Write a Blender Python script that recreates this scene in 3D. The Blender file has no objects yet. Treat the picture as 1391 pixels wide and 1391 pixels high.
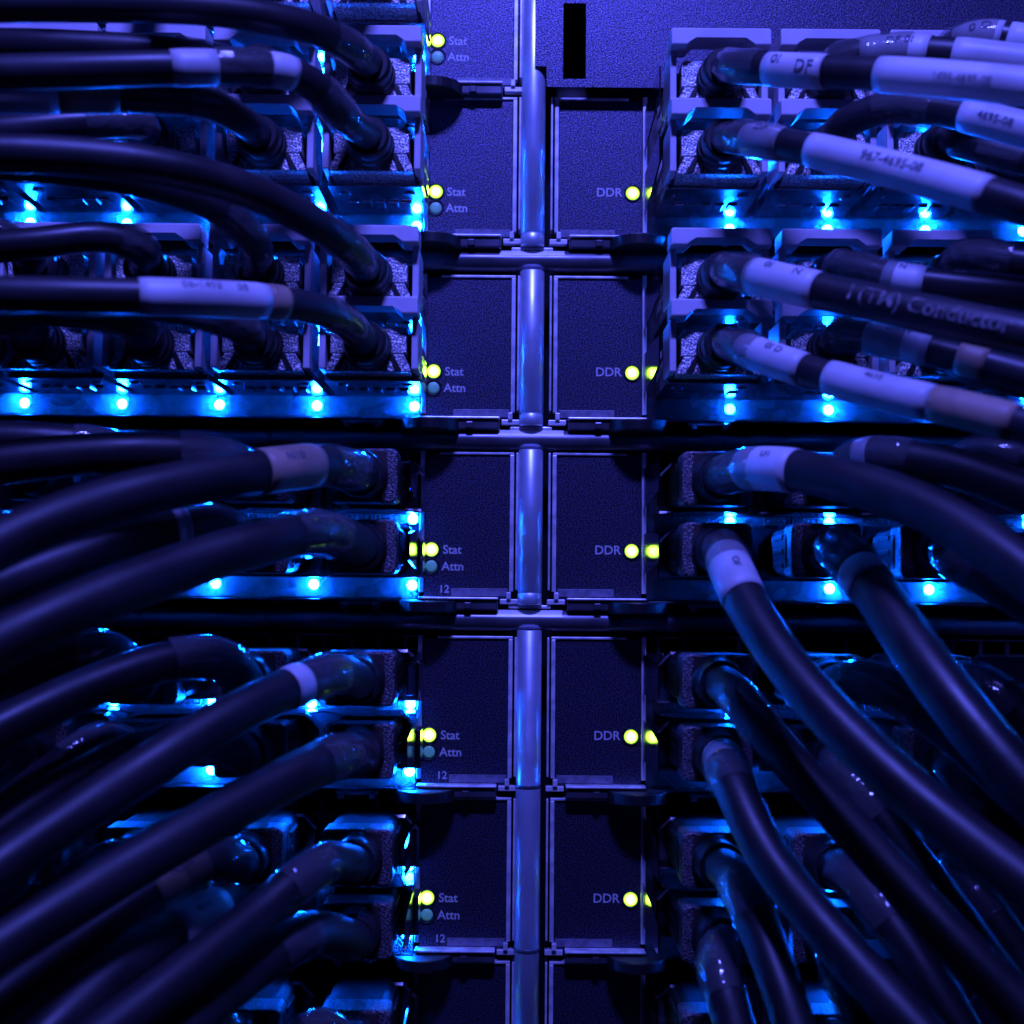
import bpy, bmesh, math, random
from mathutils import Vector, Matrix
random.seed(7)
MM = 0.001
scene = bpy.context.scene
COL = scene.collection

# ------------------------------------------------------------------ camera
F = 1750.0            # focal length in photo pixels (photo is 1391 wide)
DIST = 318.0          # millimetres from the card faces
PITCH = math.radians(3.43)
ROLL = math.radians(0.5)
cam_d = bpy.data.cameras.new('camera')
cam = bpy.data.objects.new('camera', cam_d)
COL.objects.link(cam)
cam_d.sensor_width = 36.0
cam_d.lens = 36.0 * F / 1391.0
cam_d.clip_start = 0.005
cam_d.clip_end = 20.0
cam_d.dof.use_dof = True
cam_d.dof.focus_distance = (DIST - 12) * MM
cam_d.dof.aperture_fstop = 13.0
fw = Vector((0, math.cos(PITCH), math.sin(PITCH)))
up0 = Vector((0, -math.sin(PITCH), math.cos(PITCH)))
rt0 = Vector((1, 0, 0))
rt = rt0 * math.cos(ROLL) + up0 * math.sin(ROLL)
up = up0 * math.cos(ROLL) - rt0 * math.sin(ROLL)
rot = Matrix((rt, up, -fw)).transposed()
cam.matrix_world = Matrix.Translation((0, -DIST * MM, 0)) @ rot.to_4x4()
scene.camera = cam

def W(px, py, y=0.0):
    """world point (mm) at depth y that the photo shows at pixel px,py"""
    d = fw + rt * ((px - 695.5) / F) + up * ((695.5 - py) / F)
    t = (y + DIST) / d.y
    return Vector((0, -DIST, 0)) + d * t

def PX(p):
    q = p - Vector((0, -DIST, 0))
    z = q.dot(fw)
    return 695.5 + F * q.dot(rt) / z, 695.5 - F * q.dot(up) / z

# ------------------------------------------------------------------ world, light, exposure
world = bpy.data.worlds.new('World')
scene.world = world
world.use_nodes = True
bg = world.node_tree.nodes['Background']
bg.inputs[0].default_value = (0.05, 0.07, 1.0, 1)
bg.inputs[1].default_value = 0.010

lamp_d = bpy.data.lights.new('violet_lamp', 'AREA')
lamp_d.shape = 'RECTANGLE'
lamp_d.size = 0.09
lamp_d.size_y = 0.03
lamp_d.color = (0.110, 0.120, 1.0)
lamp_d.energy = 3.9
lamp = bpy.data.objects.new('violet_lamp', lamp_d)
COL.objects.link(lamp)
lamp.location = (0.012, -0.300, 0.415)
lamp.rotation_euler = (Vector((0.006, 0, 0.03)) - Vector(lamp.location)).to_track_quat('-Z', 'Y').to_euler()

scene.view_settings.view_transform = 'Standard'
scene.view_settings.look = 'None'
scene.view_settings.exposure = 0.0
scene.view_settings.gamma = 1.0
scene.render.engine = 'CYCLES'
scene.cycles.use_denoising = True
scene.cycles.sample_clamp_indirect = 6.0
scene.cycles.max_bounces = 5
scene.cycles.glossy_bounces = 3
scene.cycles.diffuse_bounces = 2
scene.cycles.transparent_max_bounces = 12

# ------------------------------------------------------------------ materials
def new_mat(name):
    m = bpy.data.materials.new(name)
    m.use_nodes = True
    return m, m.node_tree, m.node_tree.nodes['Principled BSDF']

def pbr(name, color, rough=0.5, metal=0.0, spec=0.5, bump=None, coat=0.0, var=None, rvar=None):
    """bump = (scale, strength, distance mm); var = (scale, amount) colour variation; rvar = (scale, lo, hi)"""
    m, nt, b = new_mat(name)
    b.inputs['Base Color'].default_value = (*color, 1)
    b.inputs['Roughness'].default_value = rough
    b.inputs['Metallic'].default_value = metal
    b.inputs['Specular IOR Level'].default_value = spec
    b.inputs['Coat Weight'].default_value = coat
    b.inputs['Coat Roughness'].default_value = 0.08
    tc = nt.nodes.new('ShaderNodeTexCoord')
    if bump:
        n = nt.nodes.new('ShaderNodeTexNoise')
        n.inputs['Scale'].default_value = bump[0]
        n.inputs['Detail'].default_value = 1
        nt.links.new(tc.outputs['Object'], n.inputs['Vector'])
        bp = nt.nodes.new('ShaderNodeBump')
        bp.inputs['Strength'].default_value = bump[1]
        bp.inputs['Distance'].default_value = bump[2] * MM
        nt.links.new(n.outputs['Fac'], bp.inputs['Height'])
        nt.links.new(bp.outputs['Normal'], b.inputs['Normal'])
    if var:
        n = nt.nodes.new('ShaderNodeTexNoise')
        n.inputs['Scale'].default_value = var[0]
        n.inputs['Detail'].default_value = 2
        nt.links.new(tc.outputs['Object'], n.inputs['Vector'])
        r = nt.nodes.new('ShaderNodeValToRGB')
        a = var[1]
        r.color_ramp.elements[0].position = 0.40
        r.color_ramp.elements[1].position = 0.60
        r.color_ramp.elements[0].color = (*[c * (1 - a) for c in color], 1)
        r.color_ramp.elements[1].color = (*[min(1, c * (1 + a)) for c in color], 1)
        nt.links.new(n.outputs['Fac'], r.inputs['Fac'])
        nt.links.new(r.outputs['Color'], b.inputs['Base Color'])
    if rvar:
        n = nt.nodes.new('ShaderNodeTexNoise')
        n.inputs['Scale'].default_value = rvar[0]
        n.inputs['Detail'].default_value = 2
        nt.links.new(tc.outputs['Object'], n.inputs['Vector'])
        r = nt.nodes.new('ShaderNodeMapRange')
        r.inputs['From Min'].default_value = 0.3
        r.inputs['From Max'].default_value = 0.7
        r.inputs['To Min'].default_value = rvar[1]
        r.inputs['To Max'].default_value = rvar[2]
        nt.links.new(n.outputs['Fac'], r.inputs['Value'])
        nt.links.new(r.outputs['Result'], b.inputs['Roughness'])
    return m

MAT = {}
MAT['panel'] = pbr('powder_coated_panel', (0.072, 0.066, 0.112), 0.42, 0.7, 0.5, bump=(3300, 0.6, 0.13), var=(2900, 0.8))
MAT['faceplate'] = pbr('dark_faceplate', (0.050, 0.050, 0.060), 0.30, 0.45, 0.5, rvar=(60, 0.20, 0.42), var=(200, 0.4))
MAT['tube'] = pbr('satin_tube', (0.66, 0.74, 0.88), 0.36, 0.6, 0.5, bump=(1500, 0.10, 0.05), rvar=(150, 0.30, 0.42), var=(90, 0.07))
MAT['rod'] = pbr('dark_steel_rod', (0.13, 0.13, 0.16), 0.33, 0.6, 0.5, rvar=(90, 0.25, 0.42), var=(120, 0.15))
MAT['steel'] = pbr('stamped_steel', (0.58, 0.58, 0.61), 0.15, 1.0, 0.5, bump=(260, 0.16, 0.3), rvar=(120, 0.10, 0.24))
MAT['mirror'] = pbr('polished_side_wall', (0.30, 0.30, 0.31), 0.13, 1.0, 0.5, bump=(300, 0.12, 0.3), rvar=(200, 0.09, 0.17))
MAT['strip'] = pbr('aluminium_strip', (0.88, 0.89, 0.93), 0.36, 0.35, 0.5, bump=(1200, 0.2, 0.06), var=(260, 0.25))
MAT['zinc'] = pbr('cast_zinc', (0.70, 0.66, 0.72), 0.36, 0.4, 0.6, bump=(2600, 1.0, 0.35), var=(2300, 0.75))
MAT['brown'] = pbr('brown_plug_face', (0.045, 0.032, 0.030), 0.5, 0.0, 0.4, bump=(1200, 0.2, 0.1))
MAT['cable_b'] = pbr('thick_cable_jacket', (0.014, 0.0125, 0.016), 0.42, 0.0, 0.40, bump=(420, 0.16, 0.25), var=(60, 0.3), rvar=(45, 0.38, 0.60))
MAT['tab'] = pbr('light_grey_plastic', (0.62, 0.59, 0.66), 0.45, 0.0, 0.4, bump=(1500, 0.06, 0.05), var=(140, 0.06))
MAT['dark'] = pbr('black_plastic', (0.012, 0.012, 0.015), 0.46, 0.0, 0.4, bump=(1100, 0.12, 0.1))
MAT['back'] = pbr('black_backplate', (0.012, 0.012, 0.016), 0.6, 0.0, 0.3)
MAT['rubber'] = pbr('boot_rubber', (0.016, 0.016, 0.020), 0.42, 0.0, 0.45, bump=(700, 0.12, 0.1))
MAT['cable'] = pbr('cable_jacket', (0.019, 0.018, 0.022), 0.40, 0.0, 0.40, bump=(420, 0.12, 0.25), var=(60, 0.25), rvar=(45, 0.32, 0.52))
MAT['white'] = pbr('paper_label', (0.56, 0.56, 0.58), 0.45, 0.0, 0.45, bump=(130, 0.25, 0.4), var=(70, 0.16))
MAT['tan'] = pbr('tan_shaded_label', (0.34, 0.24, 0.17), 0.5, 0.0, 0.4, var=(120, 0.2))  # tan labels; also colours in the shade on some white ones
MAT['ink'] = pbr('dark_ink', (0.11, 0.11, 0.15), 0.6, 0.0, 0.3)
MAT['core'] = pbr('plug_core_plastic', (0.010, 0.010, 0.012), 0.6, 0.0, 0.25)
MAT['pale_ink'] = pbr('pale_ink', (0.60, 0.60, 0.63), 0.6, 0.0, 0.3)
MAT['jacket_ink'] = pbr('jacket_ink', (0.17, 0.165, 0.18), 0.6, 0.0, 0.3, var=(700, 0.5))
MAT['highlight'] = pbr('lit_band', (0.97, 0.97, 0.97), 0.45, 0.15, 0.6, bump=(500, 0.3, 0.12), var=(300, 0.1))  # pale finish for the painted highlight on the rods
MAT['zinc_shaded'] = pbr('shaded_cast_zinc', (0.13, 0.115, 0.135), 0.36, 0.4, 0.6, bump=(2600, 1.0, 0.35), var=(2300, 0.9))  # cast zinc with the shadow of the cables above put into its colour
MAT['grey_ink'] = pbr('grey_ink', (0.24, 0.23, 0.27), 0.6, 0.0, 0.3, var=(900, 0.5))
MAT['tag'] = pbr('frosted_label_strip', (0.20, 0.19, 0.25), 0.35, 0.1, 0.5, var=(500, 0.2))
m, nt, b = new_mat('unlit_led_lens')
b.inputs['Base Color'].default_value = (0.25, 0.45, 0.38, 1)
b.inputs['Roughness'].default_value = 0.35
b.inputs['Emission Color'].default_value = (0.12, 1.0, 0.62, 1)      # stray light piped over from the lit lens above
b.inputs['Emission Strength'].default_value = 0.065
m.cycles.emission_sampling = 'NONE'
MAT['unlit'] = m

# clear heat-shrink sleeve: mostly see-through, shiny
m, nt, b = new_mat('clear_sleeve')
b.inputs['Base Color'].default_value = (0.12, 0.12, 0.13, 1)
b.inputs['Roughness'].default_value = 0.10
b.inputs['Coat Weight'].default_value = 1.0
b.inputs['Coat Roughness'].default_value = 0.05
b.inputs['Specular IOR Level'].default_value = 0.9
tr = nt.nodes.new('ShaderNodeBsdfTransparent')
mx = nt.nodes.new('ShaderNodeMixShader')
mx.inputs[0].default_value = 0.45
out = nt.nodes['Material Output']
nt.links.new(tr.outputs[0], mx.inputs[1])
nt.links.new(b.outputs[0], mx.inputs[2])
nt.links.new(mx.outputs[0], out.inputs['Surface'])
tcn = nt.nodes.new('ShaderNodeTexCoord'); ns = nt.nodes.new('ShaderNodeTexNoise'); bpn = nt.nodes.new('ShaderNodeBump')
ns.inputs['Scale'].default_value = 260; bpn.inputs['Strength'].default_value = 0.9; bpn.inputs['Distance'].default_value = 0.9 * MM
nt.links.new(tcn.outputs['Object'], ns.inputs['Vector']); nt.links.new(ns.outputs['Fac'], bpn.inputs['Height']); nt.links.new(bpn.outputs['Normal'], b.inputs['Normal'])
MAT['clear'] = m

# added acrylic sheet before the port lights, scatters a glow round each one
m, nt, b = new_mat('clear_halo_sheet')
nt.nodes.remove(b)
tr = nt.nodes.new('ShaderNodeBsdfTransparent'); tl = nt.nodes.new('ShaderNodeBsdfTranslucent'); gl = nt.nodes.new('ShaderNodeBsdfGlossy')
tl.inputs[0].default_value = (0.9, 0.9, 0.9, 1); gl.inputs['Roughness'].default_value = 0.12
m1 = nt.nodes.new('ShaderNodeMixShader'); m1.inputs[0].default_value = 0.03
m2 = nt.nodes.new('ShaderNodeMixShader'); m2.inputs[0].default_value = 0.04
nt.links.new(tr.outputs[0], m1.inputs[1]); nt.links.new(tl.outputs[0], m1.inputs[2])
nt.links.new(m1.outputs[0], m2.inputs[1]); nt.links.new(gl.outputs[0], m2.inputs[2])
nt.links.new(m2.outputs[0], nt.nodes['Material Output'].inputs['Surface'])
MAT['halo'] = m

def led_mat(name, color, strength):
    m, nt, b = new_mat(name)
    nt.nodes.remove(b)
    e = nt.nodes.new('ShaderNodeEmission')
    e.inputs[0].default_value = (*color, 1)
    oi = nt.nodes.new('ShaderNodeObjectInfo')
    mu = nt.nodes.new('ShaderNodeMath'); mu.operation = 'MULTIPLY'
    mu.inputs[1].default_value = strength
    nt.links.new(oi.outputs['Alpha'], mu.inputs[0])
    nt.links.new(mu.outputs[0], e.inputs[1])
    nt.links.new(e.outputs[0], nt.nodes['Material Output'].inputs['Surface'])
    return m
MAT['blue_led'] = led_mat('blue_led', (0.0015, 0.092, 1.0), 1500.0)
MAT['green_led'] = led_mat('yellow_green_led', (0.42, 1.0, 0.05), 1.0)
# the lens is brightest where the chip sits behind its middle
nt = MAT['green_led'].node_tree
tcn = nt.nodes.new('ShaderNodeTexCoord'); ln = nt.nodes.new('ShaderNodeVectorMath'); ln.operation = 'LENGTH'
mr = nt.nodes.new('ShaderNodeMapRange')
mr.inputs['From Min'].default_value = 1.72 * MM; mr.inputs['From Max'].default_value = 0.6 * MM
mr.inputs['To Min'].default_value = 1.1; mr.inputs['To Max'].default_value = 26.0
mr.interpolation_type = 'SMOOTHERSTEP'
nt.links.new(tcn.outputs['Object'], ln.inputs[0]); nt.links.new(ln.outputs['Value'], mr.inputs['Value'])
mu = [n for n in nt.nodes if n.type == 'MATH'][0]
nt.links.new(mr.outputs['Result'], mu.inputs[1])

# ------------------------------------------------------------------ mesh helpers (all in mm)
def add_box(bm, x0, x1, y0, y1, z0, z1, bev=0.0):
    vs = [bm.verts.new((x, y, z)) for z in (z0, z1) for y in (y0, y1) for x in (x0, x1)]
    fs = [bm.faces.new([vs[i] for i in f]) for f in ((0, 2, 3, 1), (4, 5, 7, 6), (0, 1, 5, 4), (2, 6, 7, 3), (0, 4, 6, 2), (1, 3, 7, 5))]
    if bev:
        es = list({e for f in fs for e in f.edges})
        bmesh.ops.bevel(bm, geom=es, offset=bev, segments=2, affect='EDGES', profile=0.5)

def add_prism(bm, pts, y0, y1, bev=0.0):
    """polygon pts (x,z) extruded from y0 (front) to y1"""
    a = [bm.verts.new((x, y0, z)) for x, z in pts]
    c = [bm.verts.new((x, y1, z)) for x, z in pts]
    n = len(pts)
    fs = [bm.faces.new(a), bm.faces.new(list(reversed(c)))]
    for i in range(n):
        fs.append(bm.faces.new((a[i], c[i], c[(i + 1) % n], a[(i + 1) % n])))
    if bev:
        es = list(fs[0].edges)
        bmesh.ops.bevel(bm, geom=es, offset=bev, segments=2, affect='EDGES', profile=0.5)

def add_plan(bm, pts, z0, z1, bev=0.0):
    """polygon pts (x,y) extruded from z0 to z1"""
    a = [bm.verts.new((x, y, z0)) for x, y in pts]
    c = [bm.verts.new((x, y, z1)) for x, y in pts]
    n = len(pts)
    fs = [bm.faces.new(a), bm.faces.new(list(reversed(c)))]
    for i in range(n):
        fs.append(bm.faces.new((a[i], c[i], c[(i + 1) % n], a[(i + 1) % n])))
    if bev:
        es = list(fs[0].edges) + list(fs[1].edges)
        bmesh.ops.bevel(bm, geom=es, offset=bev, segments=2, affect='EDGES', profile=0.5)

def add_lathe_y(bm, prof, cx=0, cz=0, n=28, cap=True):
    """profile list of (y, r) revolved about an axis along Y through cx,cz"""
    rings = []
    for y, r in prof:
        rings.append([bm.verts.new((cx + r * math.cos(2 * math.pi * k / n), y, cz + r * math.sin(2 * math.pi * k / n))) for k in range(n)])
    for a, c in zip(rings, rings[1:]):
        for k in range(n):
            f = bm.faces.new((a[k], a[(k + 1) % n], c[(k + 1) % n], c[k])); f.smooth = True
    if cap:
        bm.faces.new(rings[0]); bm.faces.new(list(reversed(rings[-1])))

def add_cyl(bm, p0, p1, r, n=32, chamfer=0.0):
    p0, p1 = Vector(p0), Vector(p1)
    t = (p1 - p0).normalized()
    a = t.orthogonal().normalized(); b_ = t.cross(a)
    L = (p1 - p0).length
    prof = [(0, r - chamfer), (chamfer, r), (L - chamfer, r), (L, r - chamfer)] if chamfer else [(0, r), (L, r)]
    rings = [[bm.verts.new(p0 + t * s + (a * math.cos(2 * math.pi * k / n) + b_ * math.sin(2 * math.pi * k / n)) * q) for k in range(n)] for s, q in prof]
    for u, v in zip(rings, rings[1:]):
        for k in range(n):
            f = bm.faces.new((u[k], u[(k + 1) % n], v[(k + 1) % n], v[k])); f.smooth = True
    bm.faces.new(rings[0]); bm.faces.new(list(reversed(rings[-1])))

def mesh_of(name, bm, mat):
    bmesh.ops.recalc_face_normals(bm, faces=bm.faces)
    bmesh.ops.scale(bm, vec=(MM, MM, MM), verts=bm.verts)
    me = bpy.data.meshes.new(name)
    bm.to_mesh(me); bm.free()
    me.materials.append(mat)
    return me

def link(name, me, parent=None, loc=(0, 0, 0)):
    o = bpy.data.objects.new(name, me)
    COL.objects.link(o)
    o.location = Vector(loc) * MM
    if parent: o.parent = parent
    return o

def part(name, bm, mat, parent=None, loc=(0, 0, 0)):
    return link(name, mesh_of(name, bm, MAT[mat]), parent, loc)

def thing(name, label, cat, loc=(0, 0, 0), group=None):
    o = bpy.data.objects.new(name, None)
    COL.objects.link(o)
    o.empty_display_size = 0.01
    o.location = Vector(loc) * MM
    o['label'] = label; o['category'] = cat
    if group: o['group'] = group
    return o

def tag(o, label, cat, group=None):
    o['label'] = label; o['category'] = cat
    if group: o['group'] = group
    return o

def copy_tree(o, parent=None):
    c = o.copy(); COL.objects.link(c); c.parent = parent
    for ch in o.children:
        copy_tree(ch, c)
    return c

TEXT_CACHE = {}
def text_mesh(s, size):
    """flat text as (verts, faces) in mm, centred, x right, y up"""
    key = (s, size)
    if key in TEXT_CACHE: return TEXT_CACHE[key]
    cu = bpy.data.curves.new('txt', 'FONT')
    cu.body = s; cu.size = size; cu.align_x = 'CENTER'; cu.align_y = 'CENTER'
    cu.resolution_u = 3
    cu.offset = 0.012 * size
    ob = bpy.data.objects.new('txt', cu)
    COL.objects.link(ob)
    dg = bpy.context.evaluated_depsgraph_get()
    me = bpy.data.meshes.new_from_object(ob.evaluated_get(dg))
    vs = [tuple(v.co) for v in me.vertices]; fs = [tuple(p.vertices) for p in me.polygons]
    bpy.data.objects.remove(ob); bpy.data.curves.remove(cu); bpy.data.meshes.remove(me)
    TEXT_CACHE[key] = (vs, fs)
    return vs, fs

def panel_text(s, size, x, z, y, parent, mat='pale_ink', bold=0.0):
    vs, fs = text_mesh(s, size)
    me = bpy.data.meshes.new('lettering')
    me.from_pydata([(v[0] * MM, 0, v[1] * MM) for v in vs], [], fs)
    me.materials.append(MAT[mat])
    o = link('lettering', me, parent, (x, y, z))
    return o

# ------------------------------------------------------------------ setting
bm = bmesh.new()
add_box(bm, -260, 260, 14, 18, -260, 260)
o = part('back_wall', bm, 'back'); o['kind'] = 'structure'

ROW_Y = [55, 260, 504, 746, 998, 1219, 1443]          # photo rows of the status lights
ROW_Z = [0.5 * (W(587, y).z + W(857, y + 3).z) for y in ROW_Y]
TOPZ, BOTZ = 24.4, -12.0
LX = (-32.4, -24.2)       # first port centre and pitch, left cards
RX = (46.0, 24.5)         # right cards
UP_Z, LO_Z = 15.6, -0.4   # port centres above the status light
ORD = ['first', 'second', 'third', 'fourth', 'fifth', 'sixth', 'seventh']

# vertical tubes between the horizontal rods
TX = W(720.5, 700, -3).x
def zt(y): return W(720, y, -1.5).z
tube_spans = [(-60, 318), (368, 562), (611, 805), (856, 1460)]
tube_words = ['topmost satin metal tube running up out of frame between the cards',
              'second satin metal tube down, between two horizontal rods under the topmost',
              'third satin metal tube down, between the lower two horizontal rods',
              'lowest long satin metal tube running down out of frame']
for k, (ya, yb) in enumerate(tube_spans):
    za, zb = zt(ya), zt(yb)
    t = thing('support_tube', tube_words[k], 'tube', (TX, -0.8, zb), 'vertical tubes between the cards')
    bm = bmesh.new(); add_cyl(bm, (0, 0, 0), (0, 0, za - zb), 3.05, 48, 0.25); part('tube_body', bm, 'tube', t)
    if k < 3:
        bm = bmesh.new(); add_cyl(bm, (0, 0, -3.0), (0, 0, -0.02), 2.98, 40, 0.2); part('collar', bm, 'tube', t)
        bm = bmesh.new(); add_box(bm, -5.2, 5.2, 0.4, 3.4, -3.9, -3.1, 0.2); part('foot_plate', bm, 'strip', t)
    else:
        for yy in (1068, 1290):
            bm = bmesh.new(); zz = zt(yy) - zb
            add_cyl(bm, (0, 0, zz - 0.5), (0, 0, zz + 0.5), 3.14, 40, 0.1); part('ring', bm, 'rod', t)

# horizontal rods
for k, y in enumerate((354, 598, 843)):
    z = 0.5 * (W(600, y - 0.5, -0.5).z + W(830, y + 1, -0.5).z)
    bm = bmesh.new(); add_cyl(bm, (-190, 0, 0), (190, 0, 0), 2.55, 40, 0.2)
    o = part('horizontal_rod', bm, 'rod', None, (0, 0.3, z))
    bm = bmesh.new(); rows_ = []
    for a in range(9):                                   # pale sheet painting the lit band on the rod at the crossing
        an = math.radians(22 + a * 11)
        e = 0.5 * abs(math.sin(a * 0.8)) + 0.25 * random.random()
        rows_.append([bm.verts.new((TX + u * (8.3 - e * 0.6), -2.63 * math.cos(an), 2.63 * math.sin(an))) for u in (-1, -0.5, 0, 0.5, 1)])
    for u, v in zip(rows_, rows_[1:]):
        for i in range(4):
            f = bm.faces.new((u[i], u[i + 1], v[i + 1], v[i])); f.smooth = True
    part('lit_band', bm, 'highlight', o)
    tag(o, ['uppermost dark steel rod crossing behind the tube between card rows', 'middle dark steel rod crossing between the card rows',
            'lowest of the dark steel rods crossing between the card rows'][k], 'rod', 'steel rods across the rack')

# ------------------------------------------------------------------ port parts shared by all cards
def cage_section(w, h, c):
    x, z, b_ = w / 2, h / 2 - 0.6, -h / 2 - 0.6
    return [(-x, b_), (x, b_), (x, z - c), (x - c, z), (-x + c, z), (-x, z - c)]
def cage_mesh():
    bm = bmesh.new()
    sec = cage_section(21.8, 11.2, 3.0)
    inn = cage_section(20.8, 10.2, 2.6)
    n = len(sec)
    ob = [bm.verts.new((x, 0.2, z)) for x, z in sec]
    of = [bm.verts.new((x, -24.5, z)) for x, z in sec]
    if_ = [bm.verts.new((x, -24.5, z)) for x, z in inn]
    ib = [bm.verts.new((x, -14, z)) for x, z in inn]
    for A, B in ((ob, of), (of, if_), (if_, ib)):
        for i in range(n):
            bm.faces.new((A[i], A[(i + 1) % n], B[(i + 1) % n], B[i]))
    bm.faces.new(ib)
    return mesh_of('port_cage', bm, MAT['steel'])
CAGE = cage_mesh()
def cage_b_mesh():
    bm = bmesh.new()
    sec = cage_section(22.4, 12.4, 3.4); inn = cage_section(20.8, 11.0, 2.8); n = len(sec)
    ob = [bm.verts.new((x, 0.2, z)) for x, z in sec]
    of = [bm.verts.new((x * 0.985, -7.5, z * 0.985)) for x, z in sec]
    if_ = [bm.verts.new((x, -7.9, z)) for x, z in inn]
    ib = [bm.verts.new((x, -1, z)) for x, z in inn]
    for A, B in ((ob, of), (of, if_), (if_, ib)):
        for i in range(n):
            bm.faces.new((A[i], A[(i + 1) % n], B[(i + 1) % n], B[i]))
    bm.faces.new(ib)
    return mesh_of('port_cage', bm, MAT['steel'])
CAGE_B = cage_b_mesh()
def finger_mesh():
    bm = bmesh.new()
    for s in (-1, 1):                                   # spring fingers below and above
        zb = -6.2 if s < 0 else 5.0
        for k in range(5):
            x = -6.4 + k * 3.2
            z0, z1 = sorted((zb - s * 0.2, zb + s * 0.42))
            add_box(bm, x - 1.1, x + 1.1, -13.5, -9.0, z0, z1, 0.15)
        for x in (-7.6, 7.6):
            z0, z1 = sorted((zb - s * 0.2, zb + s * 0.3))
            add_plan(bm, [(x + 1.3 * math.cos(a * math.pi / 6), -19 + 1.3 * math.sin(a * math.pi / 6)) for a in range(12)], z0, z1, 0.1)
    for s in (-1, 1):                                   # side springs
        for k in range(2):
            x0, x1 = sorted((s * 10.7, s * 11.35))
            add_box(bm, x0, x1, -20, -8, -3.4 + k * 4.0, -1.4 + k * 4.0, 0.2)
    return mesh_of('spring_fingers', bm, MAT['steel'])
FINGERS = finger_mesh()
def led_mesh(mat, r=1.35, h=1.0, n=12):
    bm = bmesh.new()
    prof = [(0.1, r)] + [(-h * math.sin(a), r * math.cos(a)) for a in [k * math.pi / 2 / 3 for k in range(3)]] + [(-h, 0.05)]
    add_lathe_y(bm, prof, n=n)
    return mesh_of('port_light', bm, MAT[mat])
LED_BLUE = led_mesh('blue_led', 1.3, 1.3)
LED_GREEN = led_mesh('green_led', 1.72, 0.35, 24)
LED_OFF = led_mesh('unlit', 1.45, 0.3, 24)
def bezel_mesh(r):
    bm = bmesh.new()
    add_lathe_y(bm, [(0.1, r + 0.45), (-0.35, r + 0.35), (-0.35, r + 0.08), (0.1, r + 0.04)], n=24, cap=False)
    return mesh_of('light_bezel', bm, MAT['dark'])
BEZ_BLUE = bezel_mesh(1.25)
BEZ_GREEN = bezel_mesh(1.72)
def bar_mesh():
    bm = bmesh.new(); add_box(bm, -0.45, 0.45, -0.35, 0.8, -1.9, 1.9)
    return mesh_of('vent_bar', bm, MAT['faceplate'])
VBAR = bar_mesh()
def window_mesh():
    bm = bmesh.new()
    for k in range(4): add_box(bm, -2.4 + k * 1.25, -1.4 + k * 1.25, -0.55, 0.2, -0.45, 0.45, 0.1)
    add_box(bm, -3.0, 3.0, -0.7, 0.2, 0.6, 0.9, 0.08); add_box(bm, -3.0, 3.0, -0.7, 0.2, -0.9, -0.6, 0.08)
    add_box(bm, -3.3, -2.9, -0.7, 0.2, -0.9, 0.9, 0.08); add_box(bm, 2.9, 3.3, -0.7, 0.2, -0.9, 0.9, 0.08)
    return mesh_of('link_window', bm, MAT['steel'])
WINDOW = window_mesh()

LED_LEVEL = {}   # (side,row,port,col) -> brightness
def level(side, row, port, col):
    v = 1.0
    if port == 'u': v = 0.75 if row < 3 else 1.1
    if side == 'R':
        if row >= 4: v = 0.45 if port == 'u' else 0.5
        if row == 2 and col in (0, 2): v *= 0.35
        if row == 3 and port == 'l' and col == 0: v = 0.15
        if row == 3 and port == 'u': v = 0.45
    else:
        if row == 5: v *= 0.55
        if row == 4 and col == 3: v *= 0.4
        if row == 4 and col == 4: v = 0.0
        if row == 5: v *= 0.8
    return v

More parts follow.
